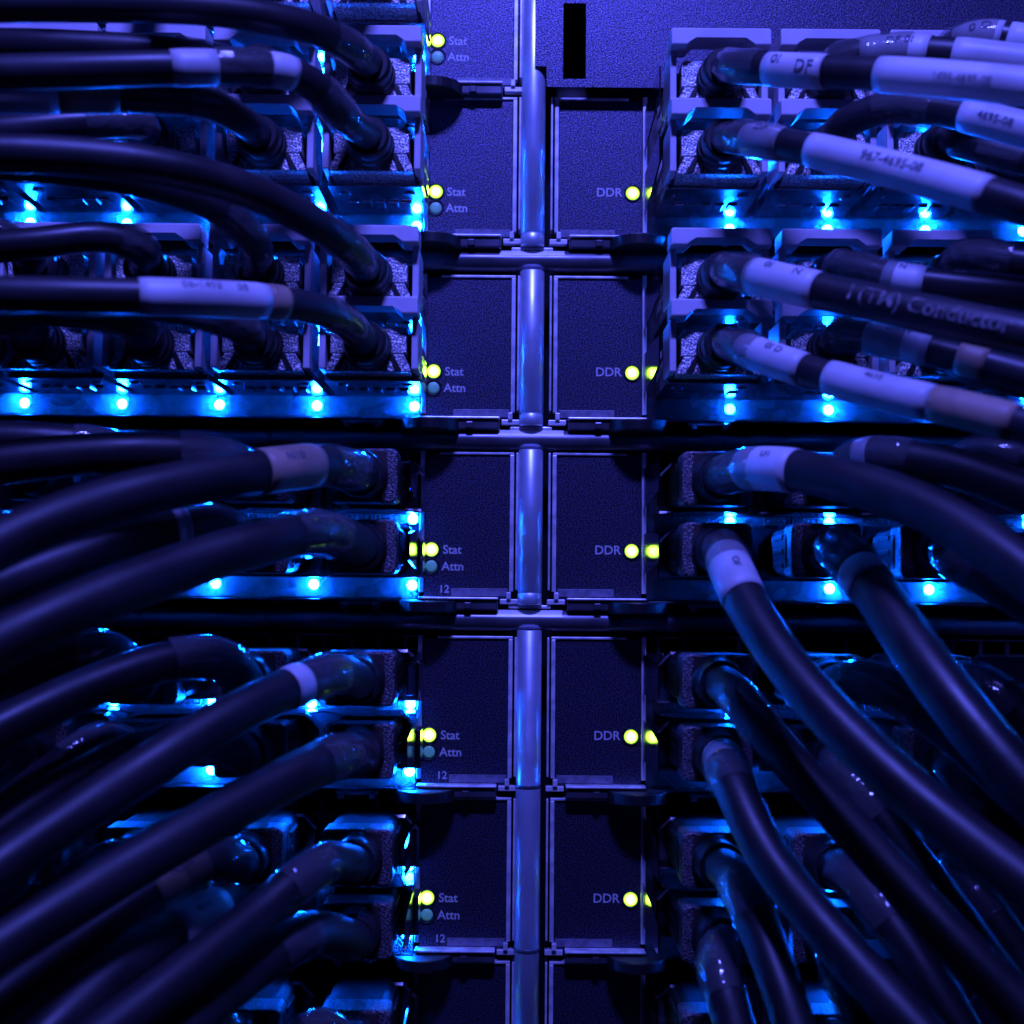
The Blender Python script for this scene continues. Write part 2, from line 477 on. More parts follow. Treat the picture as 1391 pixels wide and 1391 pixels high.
def build_card(side, row):
    s = -1 if side == 'L' else 1
    z = ROW_Z[row]
    n = row if side == 'L' else row - 1
    total = 7 if side == 'L' else 6
    if side == 'L':
        lab = '%s line card from top, left of the tube, marked Stat and Attn' % ORD[n]
    else:
        lab = '%s line card from top, right of the tube, marked DDR' % ORD[n]
    t = thing('line_card', lab, 'line card', (0, 0, z), 'line cards in the rack')
    if side == 'L':
        p0, p1 = -21.6, -0.6           # status panel
        fx0, fx1 = -185, -22.9
    else:
        p0, p1 = 11.0, 32.0
        fx0, fx1 = 33.2, 185
    # status panel
    bm = bmesh.new(); add_box(bm, p0, p1, 0, 1.5, BOTZ, TOPZ - 0.8, 0.12); part('status_panel', bm, 'panel', t)
    # metal strips round the panel
    inner = p1 if side == 'L' else p0
    d = 1 if side == 'L' else -1
    def strip(xa, xb, y0, y1, za, zb, name='edge_strip', mat='strip', bev=0.12):
        xa, xb = sorted((xa, xb))
        bm = bmesh.new(); add_box(bm, xa, xb, y0, y1, za, zb, bev); part(name, bm, mat, t)
    strip(inner + d * 0.05, inner + d * 1.05, -0.7, 1.5, BOTZ + 1.8, TOPZ - 0.9)
    strip(inner + d * 1.55, inner + d * 2.05, -1.2, 3.5, BOTZ + 2.2, TOPZ - 0.4)
    strip(inner + d * 1.05, inner - d * 17.5, -0.5, 1.5, TOPZ - 0.78, TOPZ - 0.2)
    outer = p0 if side == 'L' else p1
    strip(outer - d * 0.05, outer - d * 1.15, -0.9, 1.5, BOTZ + 1.5, TOPZ)
    # corner foot at the bottom inner corner
    strip(inner - d * 2.2, inner + d * 2.2, -0.9, 1.5, BOTZ - 1.3, BOTZ - 0.1, 'corner_foot')
    strip(inner - d * 0.6, inner + d * 0.5, -1.6, 1.5, BOTZ - 0.05, BOTZ + 1.6, 'corner_post')
    # bottom flange, full width in front of panel and ports
    xa, xb = sorted((inner - d * 2.6, outer - d * 1.0))
    bm = bmesh.new(); add_box(bm, xa, xb, -3.6, 0.5, BOTZ - 0.2, BOTZ + 0.35, 0.2); part('bottom_flange', bm, 'strip', t)
    strip(outer - d * 1.2, outer - d * 160, -4.6, 0.5, BOTZ - 0.9, BOTZ - 0.3, 'port_flange', 'faceplate', 0.15)
    # latch bar under the panel and its half-round pull
    strip(inner - d * 2.6, inner - d * 14.0, -2.9, 1.0, BOTZ - 2.9, BOTZ - 0.35, 'latch_bar', 'rod', 0.5)
    bm = bmesh.new()
    cx = outer + d * 1.0
    pts = [(cx + 7.6 * math.cos(math.pi + a * math.pi / 18), 9.2 * math.sin(math.pi + a * math.pi / 18) - 0.4) for a in range(19)]
    add_plan(bm, pts, BOTZ - 3.4, BOTZ - 0.6, 0.35); part('ejector_pull', bm, 'dark', t)
    strip(inner - d * 9.2, inner - d * 10.9, -3.6, -2.8, BOTZ - 2.5, BOTZ - 0.9, 'latch_catch', 'rod', 0.2)
    # pivot clip among the ports
    xx = outer - d * (15 if side == 'L' else 16)
    for q in (-1, 1):
        strip(xx + q * 3.8 - 0.8, xx + q * 3.8 + 0.8, -6.0, -4.5, BOTZ - 2.9, BOTZ - 1.2, 'pivot_pin', 'steel', 0.25)
    strip(xx - 5.2, xx + 5.2, -5.4, 0, BOTZ - 1.9, BOTZ - 1.0, 'pivot_clip', 'steel', 0.2)
    # polished metal tongues beside the nearest ports, facing the status light
    xw = outer - d * (0.8 if side == 'L' else 0.35)
    if side == 'R' or row >= 3:
        for pz in (UP_Z, LO_Z):
            bm = bmesh.new()
            x0, x1 = sorted((xw, xw - d * 0.35))
            prof = [(-1.2, pz - 5.2), (-22.0, pz - 4.2), (-34.0, pz - 3.2), (-34.0, pz + 3.0), (-22.0, pz + 4.0), (-1.2, pz + 4.6)]
            va = [bm.verts.new((x0, y, z_)) for y, z_ in prof]; vb = [bm.verts.new((x1, y, z_)) for y, z_ in prof]
            bm.faces.new(va); bm.faces.new(list(reversed(vb)))
            for i in range(6): bm.faces.new((va[i], vb[i], vb[(i + 1) % 6], va[(i + 1) % 6]))
            part('guide_tongue', bm, 'mirror', t)
    # frosted label strip
    strip(inner - d * 0.3, inner - d * 14.2, -0.25, 0.0, BOTZ + 0.6, BOTZ + 2.5, 'label_strip', 'tag', 0.05)
    # lights and lettering
    if side == 'L':
        lx = -19.8
        o = link('status_light', LED_GREEN, t, (lx, 0, 0)); o.color = (1, 1, 1, 1)
        link('light_bezel', BEZ_GREEN, o)
        o = link('attention_light', LED_OFF, t, (lx, 0, -4.1))
        link('light_bezel', BEZ_GREEN, o, (0, 0.06, 0))
        panel_text('Stat', 3.0, lx + 5.1, -0.1, -0.02, t)
        panel_text('Attn', 3.0, lx + 5.3, -4.2, -0.02, t)
        if row >= 3: panel_text('12', 2.7, lx + 3.2, -9.8, -0.02, t)
    else:
        lx = 29.6
        o = link('status_light', LED_GREEN, t, (lx, 0, 0)); o.color = (1, 1, 1, 0.9)
        link('light_bezel', BEZ_GREEN, o)
        panel_text('DDR', 3.1, lx - 5.9, 0.1, -0.02, t)
    # faceplate behind the ports
    bm = bmesh.new(); add_box(bm, fx0, fx1, 0, 1.4, BOTZ, TOPZ - 3.9, 0.1); part('faceplate', bm, 'faceplate', t)
    bm = bmesh.new(); add_box(bm, fx0, fx1, -0.3, 1.0, TOPZ - 0.45, TOPZ, 0.1); part('top_rail', bm, 'faceplate', t)
    cx0, pitch = LX if side == 'L' else RX
    if row >= 3:                                         # thin bent sheet between the two rows of ports
        zt_ = 8.75 if row == 3 else 6.0
        bm = bmesh.new()
        xs_ = []
        for c in range(6):
            xc = cx0 + (c if side == 'L' else 4 - c) * pitch - (0 if side == 'L' else 0)
            if c < 5: xs_ += [xc - 10.4, xc - 7.2, xc - 4.0, xc + 4.2, xc + 7.4, xc + 10.4]
        xs_ = sorted(xs_)
        up_ = 1 if row == 3 else -1
        def bend(i): return (0.9, 0.35, 0, 0, 0.35, 0.9)[i % 6] * up_ * -1
        A = [bm.verts.new((x, -1.7, zt_)) for i, x in enumerate(xs_)]
        B = [bm.verts.new((x, -13.0, zt_ + 0.4 * bend(i))) for i, x in enumerate(xs_)]
        C_ = [bm.verts.new((x, -17.5, zt_ + bend(i))) for i, x in enumerate(xs_)]
        for u, v in ((A, B), (B, C_)):
            for i in range(len(xs_) - 1): bm.faces.new((u[i], u[i + 1], v[i + 1], v[i]))
        ret = bmesh.ops.extrude_face_region(bm, geom=list(bm.faces))
        bmesh.ops.translate(bm, vec=(0, 0, 0.25), verts=[v for v in ret['geom'] if isinstance(v, bmesh.types.BMVert)])
        part('divider_sheet', bm, 'steel', t)
    bm = bmesh.new(); add_box(bm, fx0, fx1 - 0.1 if side == 'L' else fx1, -3.0, -2.6, BOTZ + 0.1, -6.9); part('halo_sheet', bm, 'halo', t)  # added sheet that spreads the port lights into halos
    if row >= 3:
        bm = bmesh.new(); add_box(bm, fx0, fx1 - 0.1 if side == 'L' else fx1, -3.3, -2.9, 6.35, 8.45); part('halo_sheet', bm, 'halo', t)
    for k in range(21):
        x = (fx1 - 3 - k * 6.6) if side == 'L' else (fx0 + 3 + k * 6.6)
        link('vent_bar', VBAR, t, (x, 0, TOPZ - 2.3))
    for c in range(5):
        x = cx0 + c * pitch
        for port, pz in (('u', UP_Z), ('l', LO_Z)):
            if row == 0 and port == 'u': continue
            o = link('port_cage', CAGE if row < 3 else CAGE_B, t, (x, 0, pz))
            if row < 3: link('spring_fingers', FINGERS, o)
            lz = 7.5 if port == 'u' else -8.85
            q = link('port_light', LED_BLUE, t, (x + 7.9, 0, lz))
            q.color = (1, 1, 1, level(side, row, port, c))
            if row >= 3 and port == 'u':
                link('link_window', WINDOW, t, (x - 5.2, 0, 7.7)); link('link_window', WINDOW, t, (x + 2.0, 0, 7.7))
            link('light_bezel', BEZ_BLUE, q)
    return t

for r in range(7): build_card('L', r)
for r in range(1, 7): build_card('R', r)

# blank filler panel, top right, with a slot
t = thing('filler_panel', 'wide blank dark textured panel with a narrow slot at top right', 'filler panel', (0, 0, 0))
def wx(px): return W(px, 60, -4.5).x
def wz(py): return W(760, py, -4.5).z
xs = [wx(727), wx(743), wx(765), wx(796), 190]
zs = [wz(118), wz(107), wz(90), wz(4), 175]
bm = bmesh.new()
grid = [[bm.verts.new((x, -4.5, z)) for x in xs] for z in zs]
for j in range(4):
    for i in range(4):
        if (i == 2 and j in (1, 2)) or (i == 0 and j in (0, 1)): continue
        bm.faces.new((grid[j][i], grid[j][i + 1], grid[j + 1][i + 1], grid[j + 1][i]))
ret = bmesh.ops.extrude_face_region(bm, geom=list(bm.faces))
bmesh.ops.translate(bm, vec=(0, 0.4, 0), verts=[v for v in ret['geom'] if isinstance(v, bmesh.types.BMVert)])
part('panel_sheet', bm, 'panel', t)
bm = bmesh.new(); add_box(bm, xs[2] - 1, xs[3] + 1, 12.5, 13.5, zs[1] - 14, zs[3] + 1); part('slot_back', bm, 'back', t)
bm = bmesh.new(); add_box(bm, xs[2] - 0.6, xs[2] - 0.05, -4.05, 1.4, zs[1], zs[3]); part('slot_lip', bm, 'dark', t)

# ------------------------------------------------------------------ cables
def shell_a():
    bm = bmesh.new()
    add_prism(bm, [(-8.5, -1.25), (8.5, -1.25), (8.5, 4.1), (7.9, 4.8), (-7.9, 4.8), (-8.5, 4.1)], -33.0, -23.0, 0.25)
    add_prism(bm, [(-9.4, -5.4), (9.4, -5.4), (9.0, -3.6), (7.9, -1.45), (-7.9, -1.45), (-9.0, -3.6)], -33.2, -23.0, 0.25)
    return mesh_of('plug_shell', bm, MAT['zinc'])
def core_a():
    bm = bmesh.new()
    add_box(bm, -10.2, 10.2, -27.5, -16, -5.4, 4.2, 0.5)
    for s in (-1, 1):
        add_prism(bm, [(s * 6.2, -5.2), (s * 7.6, -5.2), (s * 5.6, -1.6), (s * 4.8, -1.6)][::s], -33.7, -33.0)
    return mesh_of('plug_core', bm, MAT['dark'])
def tab_a():
    bm = bmesh.new()
    pts = [(-11.2, 7.1), (-7.6, 7.1), (-5.7, 9.0), (5.7, 9.0), (7.6, 7.1), (11.2, 7.1), (11.2, 10.5), (10.8, 10.9), (-10.8, 10.9), (-11.2, 10.5)]
    add_prism(bm, pts, -36.5, -29.0, 0.3)
    return mesh_of('pull_tab', bm, MAT['tab'])
def legs_a(s):
    bm = bmesh.new()
    x0, x1 = sorted((s * 9.6, s * 11.1))
    add_box(bm, x0, x1, -33.0, -20.0, -4.8, 7.05, 0.3)
    return mesh_of('tab_arm', bm, MAT['tab'])
def boot_a():
    bm = bmesh.new()
    prof = [(-32.9, 5.3), (-34.6, 5.3), (-34.9, 4.75), (-35.6, 4.75), (-35.9, 5.2), (-37.3, 5.1), (-37.6, 4.6), (-38.2, 4.6), (-38.5, 4.95), (-40.2, 4.7), (-41.5, 4.2)]
    add_lathe_y(bm, prof, n=32)
    return mesh_of('boot', bm, MAT['rubber'])
def round_rect(w, h, c, z=0.0, n=4):
    out = []
    for sx, sz, a0 in ((1, -1, -90), (1, 1, 0), (-1, 1, 90), (-1, -1, 180)):
        for k in range(n + 1):
            a = math.radians(a0 + 90 * k / n)
            out.append((sx * (w / 2 - c) + c * math.cos(a), z + sz * (h / 2 - c) + c * math.sin(a)))
    return out
def shell_b():
    bm = bmesh.new()
    add_prism(bm, round_rect(15.8, 12.2, 1.4), -30.0, -22.0, 0.5)
    return mesh_of('plug_shell', bm, MAT['zinc_shaded'])
def face_b():
    bm = bmesh.new()
    add_prism(bm, [(-4.9, -5.8), (4.9, -5.8), (5.9, -1), (5.2, 5.7), (-5.2, 5.7), (-5.9, -1)], -30.6, -29.0, 0.2)
    return mesh_of('plug_face', bm, MAT['brown'])
def core_b():
    bm = bmesh.new()
    add_prism(bm, round_rect(16.4, 11.4, 3.0), -25.5, -3.0, 0.9)
    for z in (-3.2, 0.0, 3.2):
        add_box(bm, -8.4, 8.4, -22.0, -12.0, z - 0.7, z + 0.7, 0.3)
    return mesh_of('plug_core', bm, MAT['core'])
def boot_b():
    bm = bmesh.new()
    prof = [(-30.3, 5.7), (-31.4, 5.7), (-32.0, 5.35), (-35.0, 5.2), (-37.0, 4.9)]
    add_lathe_y(bm, prof, n=32)
    return mesh_of('boot', bm, MAT['rubber'])
SH_A, CO_A, TA_A, LG_A, BO_A = shell_a(), core_a(), tab_a(), (legs_a(-1), legs_a(1)), boot_a()
SH_B, FA_B, CO_B, BO_B = shell_b(), face_b(), core_b(), boot_b()

def spline(P, per=14):
    pts = [2 * P[0] - P[1]] + P + [2 * P[-1] - P[-2]]
    out = []
    for i in range(1, len(pts) - 2):
        p0, p1, p2, p3 = pts[i - 1], pts[i], pts[i + 1], pts[i + 2]
        t0 = 0.0
        t1 = t0 + max(1e-3, (p1 - p0).length) ** 0.5
        t2 = t1 + max(1e-3, (p2 - p1).length) ** 0.5
        t3 = t2 + max(1e-3, (p3 - p2).length) ** 0.5
        for k in range(per):
            t = t1 + (t2 - t1) * k / per
            a1 = p0 * ((t1 - t) / (t1 - t0)) + p1 * ((t - t0) / (t1 - t0))
            a2 = p1 * ((t2 - t) / (t2 - t1)) + p2 * ((t - t1) / (t2 - t1))
            a3 = p2 * ((t3 - t) / (t3 - t2)) + p3 * ((t - t2) / (t3 - t2))
            b1 = a1 * ((t2 - t) / (t2 - t0)) + a2 * ((t - t0) / (t2 - t0))
            b2 = a2 * ((t3 - t) / (t3 - t1)) + a3 * ((t - t1) / (t3 - t1))
            out.append(b1 * ((t2 - t) / (t2 - t1)) + b2 * ((t - t1) / (t2 - t1)))
    out.append(P[-1].copy())
    # light smoothing takes the kinks out
    for _ in range(6):
        q = [out[0], out[1]] + [(out[i - 1] + out[i] * 2 + out[i + 1]) / 4 for i in range(2, len(out) - 1)] + [out[-1]]
        out = q
    return out

def frames(path):
    T = []
    n = len(path)
    for i in range(n):
        T.append((path[min(i + 1, n - 1)] - path[max(i - 1, 0)]).normalized())
    N = []
    a = T[0].orthogonal().normalized()
    for i in range(n):
        a = (a - T[i] * a.dot(T[i])).normalized()
        N.append(a)
    return T, N

def tube_bm(path, T, N, radii, sides=20, wave=None):
    bm = bmesh.new()
    rings = []
    for i, (p, t, a, r) in enumerate(zip(path, T, N, radii)):
        b_ = t.cross(a)
        w = [wave[k] * (0.75 + 0.5 * math.sin(i * 0.7 + k * 2.1)) for k in range(sides)] if wave else [0] * sides
        rings.append([bm.verts.new(p + (a * math.cos(2 * math.pi * k / sides) + b_ * math.sin(2 * math.pi * k / sides)) * (r + w[k])) for k in range(sides)])
    for u, v in zip(rings, rings[1:]):
        for k in range(sides):
            f = bm.faces.new((u[k], u[(k + 1) % sides], v[(k + 1) % sides], v[k])); f.smooth = True
    if not wave:
        bm.faces.new(rings[0]); bm.faces.new(list(reversed(rings[-1])))
    return bm

CAMP = Vector((0, -DIST, 0))
def wrap_text(s, size, path, arc, s0, radius, tilt, parent, mat):
    """bend lettering round the cable: s0 = arc length of its middle, tilt = turn upward from facing the viewer"""
    vs, fs = text_mesh(s, size)
    def at(d):
        d = max(0.0, min(arc[-1] - 1e-4, d))
        lo = 0
        while lo < len(arc) - 2 and arc[lo + 1] < d: lo += 1
        f = (d - arc[lo]) / max(1e-6, arc[lo + 1] - arc[lo])
        return path[lo].lerp(path[lo + 1], f), (path[lo + 1] - path[lo]).normalized()
    pm, tm = at(s0)
    sgn = 1 if tm.x >= 0 else -1
    out = []
    for x, y, _ in vs:
        p, t = at(s0 + sgn * x)
        t = t * sgn
        n = Vector((0, -1, 0)); n = (n - t * n.dot(t)).normalized()
        b_ = n.cross(t) * -1
        if b_.z < 0: b_ = -b_
        a = tilt + y / radius
        out.append((p + (n * math.cos(a) + b_ * math.sin(a)) * radius) * MM)
    org = parent.location
    me = bpy.data.meshes.new('lettering')
    me.from_pydata([v - org for v in out], [], fs)
    me.materials.append(MAT[mat])
    o = bpy.data.objects.new('lettering', me); COL.objects.link(o); o.parent = parent
    return o

DESC = {0: 'black cable', 1: 'black cable with white wrap label', 2: 'black cable with clear sleeve', 3: 'thick black cable', 4: 'black printed cable'}
def cable(side, row, port, col, pts, bands=(), texts=(), kind='A', r=None, desc='black cable'):
    """pts: (px, py, depth mm) along the cable after its boot; bands: (px0,py0,px1,py1,material); texts: (string,size,px,py,tilt,material)"""
    cx0, pitch = LX if side == 'L' else RX
    cx = cx0 + col * pitch - (1.2 if side == 'L' and kind == 'B' else 0)
    cz = ROW_Z[row] + (UP_Z if port == 'u' else LO_Z)
    n = row if side == 'L' else row - 1
    lab = '%s, %s port %s tube, %s %s card' % (desc, 'upper' if port == 'u' else 'lower', ('nearest', 'second from', 'third from', 'fourth from')[col], ORD[n], 'left' if side == 'L' else 'right')
    t = thing('network_cable', lab, 'cable', (cx, 0, cz), 'network cables plugged into the cards')
    if r is None: r = 3.85 if kind == 'A' else 4.5
    r *= 0.85 if kind == 'A' else 0.95
    if kind == 'A':
        sh = link('plug_shell', SH_A, t); link('plug_core', CO_A, t)
        tb = link('pull_tab', TA_A, t)
        for me in LG_A: link('tab_arm', me, tb)
        link('boot', BO_A, t)
        y0, y1 = -36.0, -41.0
    else:
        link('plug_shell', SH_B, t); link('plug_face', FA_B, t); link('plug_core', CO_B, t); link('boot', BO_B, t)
        y0, y1 = -32.0, -37.0
    P = [Vector((cx, y0, cz)), Vector((cx, y1, cz))] + [W(a, b_, y1 + (d - y1) * 0.82) for a, b_, d in pts]
    path = spline(P)
    T, N = frames(path)
    arc = [0.0]
    for a, b_ in zip(path, path[1:]): arc.append(arc[-1] + (b_ - a).length)
    rr = [r * (1 + 0.02 * math.sin(s * 0.11 + col)) for s in arc]
    loc = Vector((cx, 0, cz))
    j = part('jacket', tube_bm([p - loc for p in path], T, N, rr), 'cable' if kind == 'A' else 'cable_b', t)
    pxs = [PX(p) for p in path]
    def nearest(a, b_):
        return min(range(len(path)), key=lambda i: (pxs[i][0] - a) ** 2 + (pxs[i][1] - b_) ** 2)
    def at(d):
        lo = 0
        while lo < len(arc) - 2 and arc[lo + 1] < d: lo += 1
        f = (d - arc[lo]) / max(1e-6, arc[lo + 1] - arc[lo])
        return path[lo].lerp(path[lo + 1], f), T[lo].lerp(T[lo + 1], f).normalized(), N[lo].lerp(N[lo + 1], f).normalized()
    bands = list(bands)
    if not any(q[4] == 'clear' for q in bands):          # every jacket has its shrink sleeve behind the boot
        i0, i1 = (min(range(len(arc)), key=lambda i: abs(arc[i] - v)) for v in (9.0, 23.0 + 3 * (col % 2)))
        bands.append((*pxs[i0], *pxs[i1], 'clear'))
    for band in bands:
        i0, i1 = sorted((nearest(band[0], band[1]), nearest(band[2], band[3])))
        if i1 - i0 < 1: i1 = min(len(path) - 1, i0 + 1)
        d0, d1 = arc[i0], arc[i1]
        m = max(4, int((d1 - d0) / 2.0))
        S = [at(d0 + (d1 - d0) * k / m) for k in range(m + 1)]
        ex = {'white': 0.22, 'tan': 0.2, 'clear': 0.42}[band[4]]
        R = [r + ex + 0.06 * math.sin(k * 1.7) * (band[4] == 'clear') for k in range(m + 1)]
        R[0] -= 0.1; R[-1] -= 0.1
        nm = {'white': 'paper_label', 'tan': 'tan_shaded_label', 'clear': 'clear_sleeve'}[band[4]]
        part(nm, tube_bm([q[0] - loc for q in S], [q[1] for q in S], [q[2] for q in S], R, 24, [random.uniform(-0.22, 0.38) for _ in range(24)] if band[4] == 'clear' else None), band[4], t)
    for s, size, a, b_, tilt, mat in texts:
        wrap_text(s, size, path, arc, arc[nearest(a, b_)], r + (0.36 if mat in ('ink', 'grey_ink') else 0.24), tilt, t, mat)
    return t

wl = 'black cable with white wrap label'
cl = 'black cable with clear sleeve'
th = 'thick black cable'
# ---- left, top row (only its lower ports reach into the picture)
cable('L', 0, 'l', 0, [(470, -60, -52), (380, -90, -64), (200, -110, -76)])
cable('L', 0, 'l', 1, [(330, -50, -52), (250, -70, -62), (60, -80, -72)])
cable('L', 0, 'l', 2, [(190, -40, -52), (100, -60, -62), (-60, -70, -70)])
# ---- left, second row
cable('L', 1, 'u', 0, [(470, 62, -54), (420, 38, -66), (300, 14, -78), (120, 6, -88), (-70, 8, -94)],
      [(482, 78, 446, 48, 'clear')], (), desc=cl)
cable('L', 1, 'l', 0, [(468, 160, -56), (432, 120, -66), (385, 97, -74), (265, 92, -84), (100, 96, -92), (-80, 100, -98)],
      [(470, 165, 432, 120, 'clear'), (297, 93, 230, 92, 'white'), (397, 100, 362, 95, 'white'), (362, 95, 297, 93, 'clear')], (), desc='black cable with two white bands')
cable('L', 1, 'l', 1, [(330, 165, -52), (285, 142, -60), (200, 133, -68), (80, 130, -76), (-80, 132, -82)],
      [(300, 148, 250, 138, 'clear'), (160, 132, 76, 130, 'tan'), (74, 130, -80, 132, 'white')], (), desc='black cable with white and shade-tinted labels')  # tan length is label in shadow, given as colour
cable('L', 1, 'u', 1, [(325, 92, -48), (240, 72, -52), (80, 62, -58), (-60, 60, -60)])
cable('L', 1, 'u', 2, [(180, 90, -46), (100, 70, -50), (-60, 60, -50)])
cable('L', 1, 'l', 2, [(188, 168, -50), (110, 168, -56), (0, 178, -62), (-80, 185, -64)])
cable('L', 1, 'l', 3, [(30, 170, -48), (-40, 175, -54), (-90, 180, -56)])
# ---- left, third row
cable('L', 2, 'u', 0, [(475, 338, -54), (425, 302, -68), (325, 254, -84), (200, 224, -96), (60, 210, -104), (-80, 207, -110)],
      [(492, 352, 460, 328, 'clear')], (), r=4.1, desc=cl)
cable('L', 2, 'u', 1, [(345, 330, -52), (295, 282, -64), (200, 248, -74), (60, 226, -82), (-70, 218, -86)])
cable('L', 2, 'u', 2, [(192, 338, -50), (140, 322, -56), (50, 330, -62), (-70, 342, -66)], [(205, 345, 160, 326, 'clear')], (), desc=cl)
cable('L', 2, 'u', 3, [(40, 340, -48), (-30, 310, -54), (-90, 300, -58)])
cable('L', 2, 'l', 0, [(462, 432, -58), (400, 414, -74), (270, 405, -90), (100, 401, -100), (-80, 398, -106)],
      [(478, 446, 440, 422, 'clear'), (362, 409, 182, 403, 'white'), (388, 412, 363, 409, 'tan')],  # tan end paints the shadow on this label
      [('06-1495', 2.2, 265, 405, 0.55, 'grey_ink'), ('08', 2.2, 318, 407, 0.5, 'grey_ink')], desc='black cable with long white label')
cable('L', 2, 'l', 1, [(328, 445, -50), (250, 420, -58), (100, 412, -64), (-60, 410, -66)])
cable('L', 2, 'l', 2, [(190, 442, -50), (110, 425, -56), (-60, 420, -60)])
cable('L', 2, 'l', 3, [(45, 442, -50), (-30, 430, -56), (-90, 428, -58)])
# ---- left, fourth row
cable('L', 3, 'u', 0, [(440, 632, -58), (375, 638, -72), (250, 657, -90), (120, 690, -104), (0, 738, -116), (-90, 795, -126)],
      [(424, 633, 352, 641, 'tan')], [('N10', 2.6, 386, 636, 0.35, 'ink')], 'B', 4.6, 'thick black cable with dark tan label')
cable('L', 3, 'u', 1, [(300, 622, -50), (200, 614, -60), (60, 622, -68), (-80, 640, -74)], kind='B', desc=th)
cable('L', 3, 'u', 2, [(160, 615, -46), (60, 600, -52), (-80, 600, -56)], kind='B', desc=th)
cable('L', 3, 'l', 0, [(430, 722, -60), (350, 739, -78), (259, 766, -90), (120, 818, -108), (0, 872, -120), (-110, 928, -130)],
      [(455, 722, 396, 732, 'clear')], (), 'B', 4.7, 'thick black cable with clear sleeve')
cable('L', 3, 'l', 1, [(300, 716, -50), (180, 732, -62), (60, 772, -74), (-80, 830, -84)], [(250, 718, 236, 722, 'white')], (), 'B', desc='thick black cable with thin white ring')
cable('L', 3, 'l', 2, [(150, 720, -48), (40, 745, -58), (-80, 790, -66)], kind='B', desc=th)
cable('L', 3, 'l', 3, [(0, 740, -46), (-80, 770, -54)], kind='B', desc=th)
# ---- left, fifth row
cable('L', 4, 'u', 0, [(455, 915, -52), (395, 934, -66), (300, 980, -82), (150, 1075, -100), (0, 1175, -116), (-90, 1240, -126)],
      [(410, 930, 388, 942, 'white'), (455, 915, 412, 930, 'clear')], (), 'B', 4.4, 'thick black cable with thin white band')
cable('L', 4, 'u', 1, [(300, 896, -46), (230, 898, -54), (130, 930, -66), (0, 990, -80), (-90, 1040, -88)], kind='B', desc=th)
cable('L', 4, 'u', 2, [(150, 885, -46), (70, 900, -54), (0, 950, -62), (-70, 1010, -70)], kind='B', desc=th)
cable('L', 4, 'l', 0, [(450, 1030, -54), (340, 1084, -74), (180, 1174, -96), (0, 1285, -116), (-90, 1345, -126)],
      [(480, 1012, 432, 1040, 'clear')], (), 'B', 4.8, 'thick black cable with clear sleeve')
cable('L', 4, 'l', 1, [(290, 1002, -46), (190, 1020, -58), (80, 1075, -72), (-40, 1160, -86), (-110, 1210, -92)], kind='B', desc=th)
cable('L', 4, 'l', 2, [(140, 1010, -46), (60, 1060, -56), (-20, 1130, -66), (-90, 1190, -72)], kind='B', desc=th)
# ---- left, sixth row
cable('L', 5, 'u', 0, [(440, 1172, -54), (345, 1246, -72), (255, 1318, -88), (129, 1414, -106), (60, 1470, -114)],
      [(440, 1172, 385, 1212, 'clear')], (), 'B', 4.3, 'thick black cable with clear sleeve')
cable('L', 5, 'u', 1, [(300, 1165, -48), (240, 1190, -58), (130, 1262, -74), (0, 1355, -90), (-80, 1415, -98)],
      [(275, 1175, 205, 1212, 'tan')], [('NE04', 2.4, 240, 1190, 0.35, 'ink')], 'B', desc='thick black cable with dull label')
cable('L', 5, 'u', 2, [(150, 1170, -46), (60, 1230, -58), (-80, 1330, -72)], kind='B', desc=th)
cable('L', 5, 'l', 0, [(420, 1268, -54), (320, 1335, -72), (220, 1420, -90), (150, 1480, -98)],
      [(420, 1268, 370, 1298, 'clear')], (), 'B', 4.6, 'thick black cable with clear sleeve')
cable('L', 5, 'l', 1, [(318, 1230, -54), (262, 1250, -70), (170, 1312, -90), (70, 1400, -106), (10, 1460, -114)],
      [(296, 1236, 230, 1270, 'white')], [('4695', 2.2, 262, 1255, 0.55, 'ink')], 'B', desc='thick black cable with small white label')
cable('L', 5, 'l', 2, [(150, 1270, -46), (60, 1350, -58), (-20, 1440, -66)], kind='B', desc=th)
cable('L', 3, 'u', 3, [(20, 610, -46), (-80, 606, -52)], kind='B', desc=th)
cable('L', 4, 'u', 3, [(20, 900, -46), (-60, 930, -54)], kind='B', desc=th)
cable('L', 4, 'l', 3, [(10, 1030, -46), (-60, 1090, -54)], kind='B', desc=th)
cable('L', 5, 'u', 3, [(10, 1200, -46), (-60, 1260, -54)], kind='B', desc=th)
cable('L', 5, 'l', 3, [(10, 1300, -46), (-60, 1370, -54)], kind='B', desc=th)
cable('L', 1, 'u', 3, [(30, 80, -46), (-80, 60, -50)])
# ---- left, seventh row
cable('L', 6, 'u', 0, [(430, 1400, -50), (360, 1460, -62), (300, 1520, -70)], kind='B', desc=th)
cable('L', 6, 'u', 1, [(290, 1400, -50), (220, 1460, -62), (160, 1520, -70)], kind='B', desc=th)
cable('L', 6, 'u', 2, [(140, 1400, -50), (70, 1460, -62), (10, 1520, -70)], kind='B', desc=th)

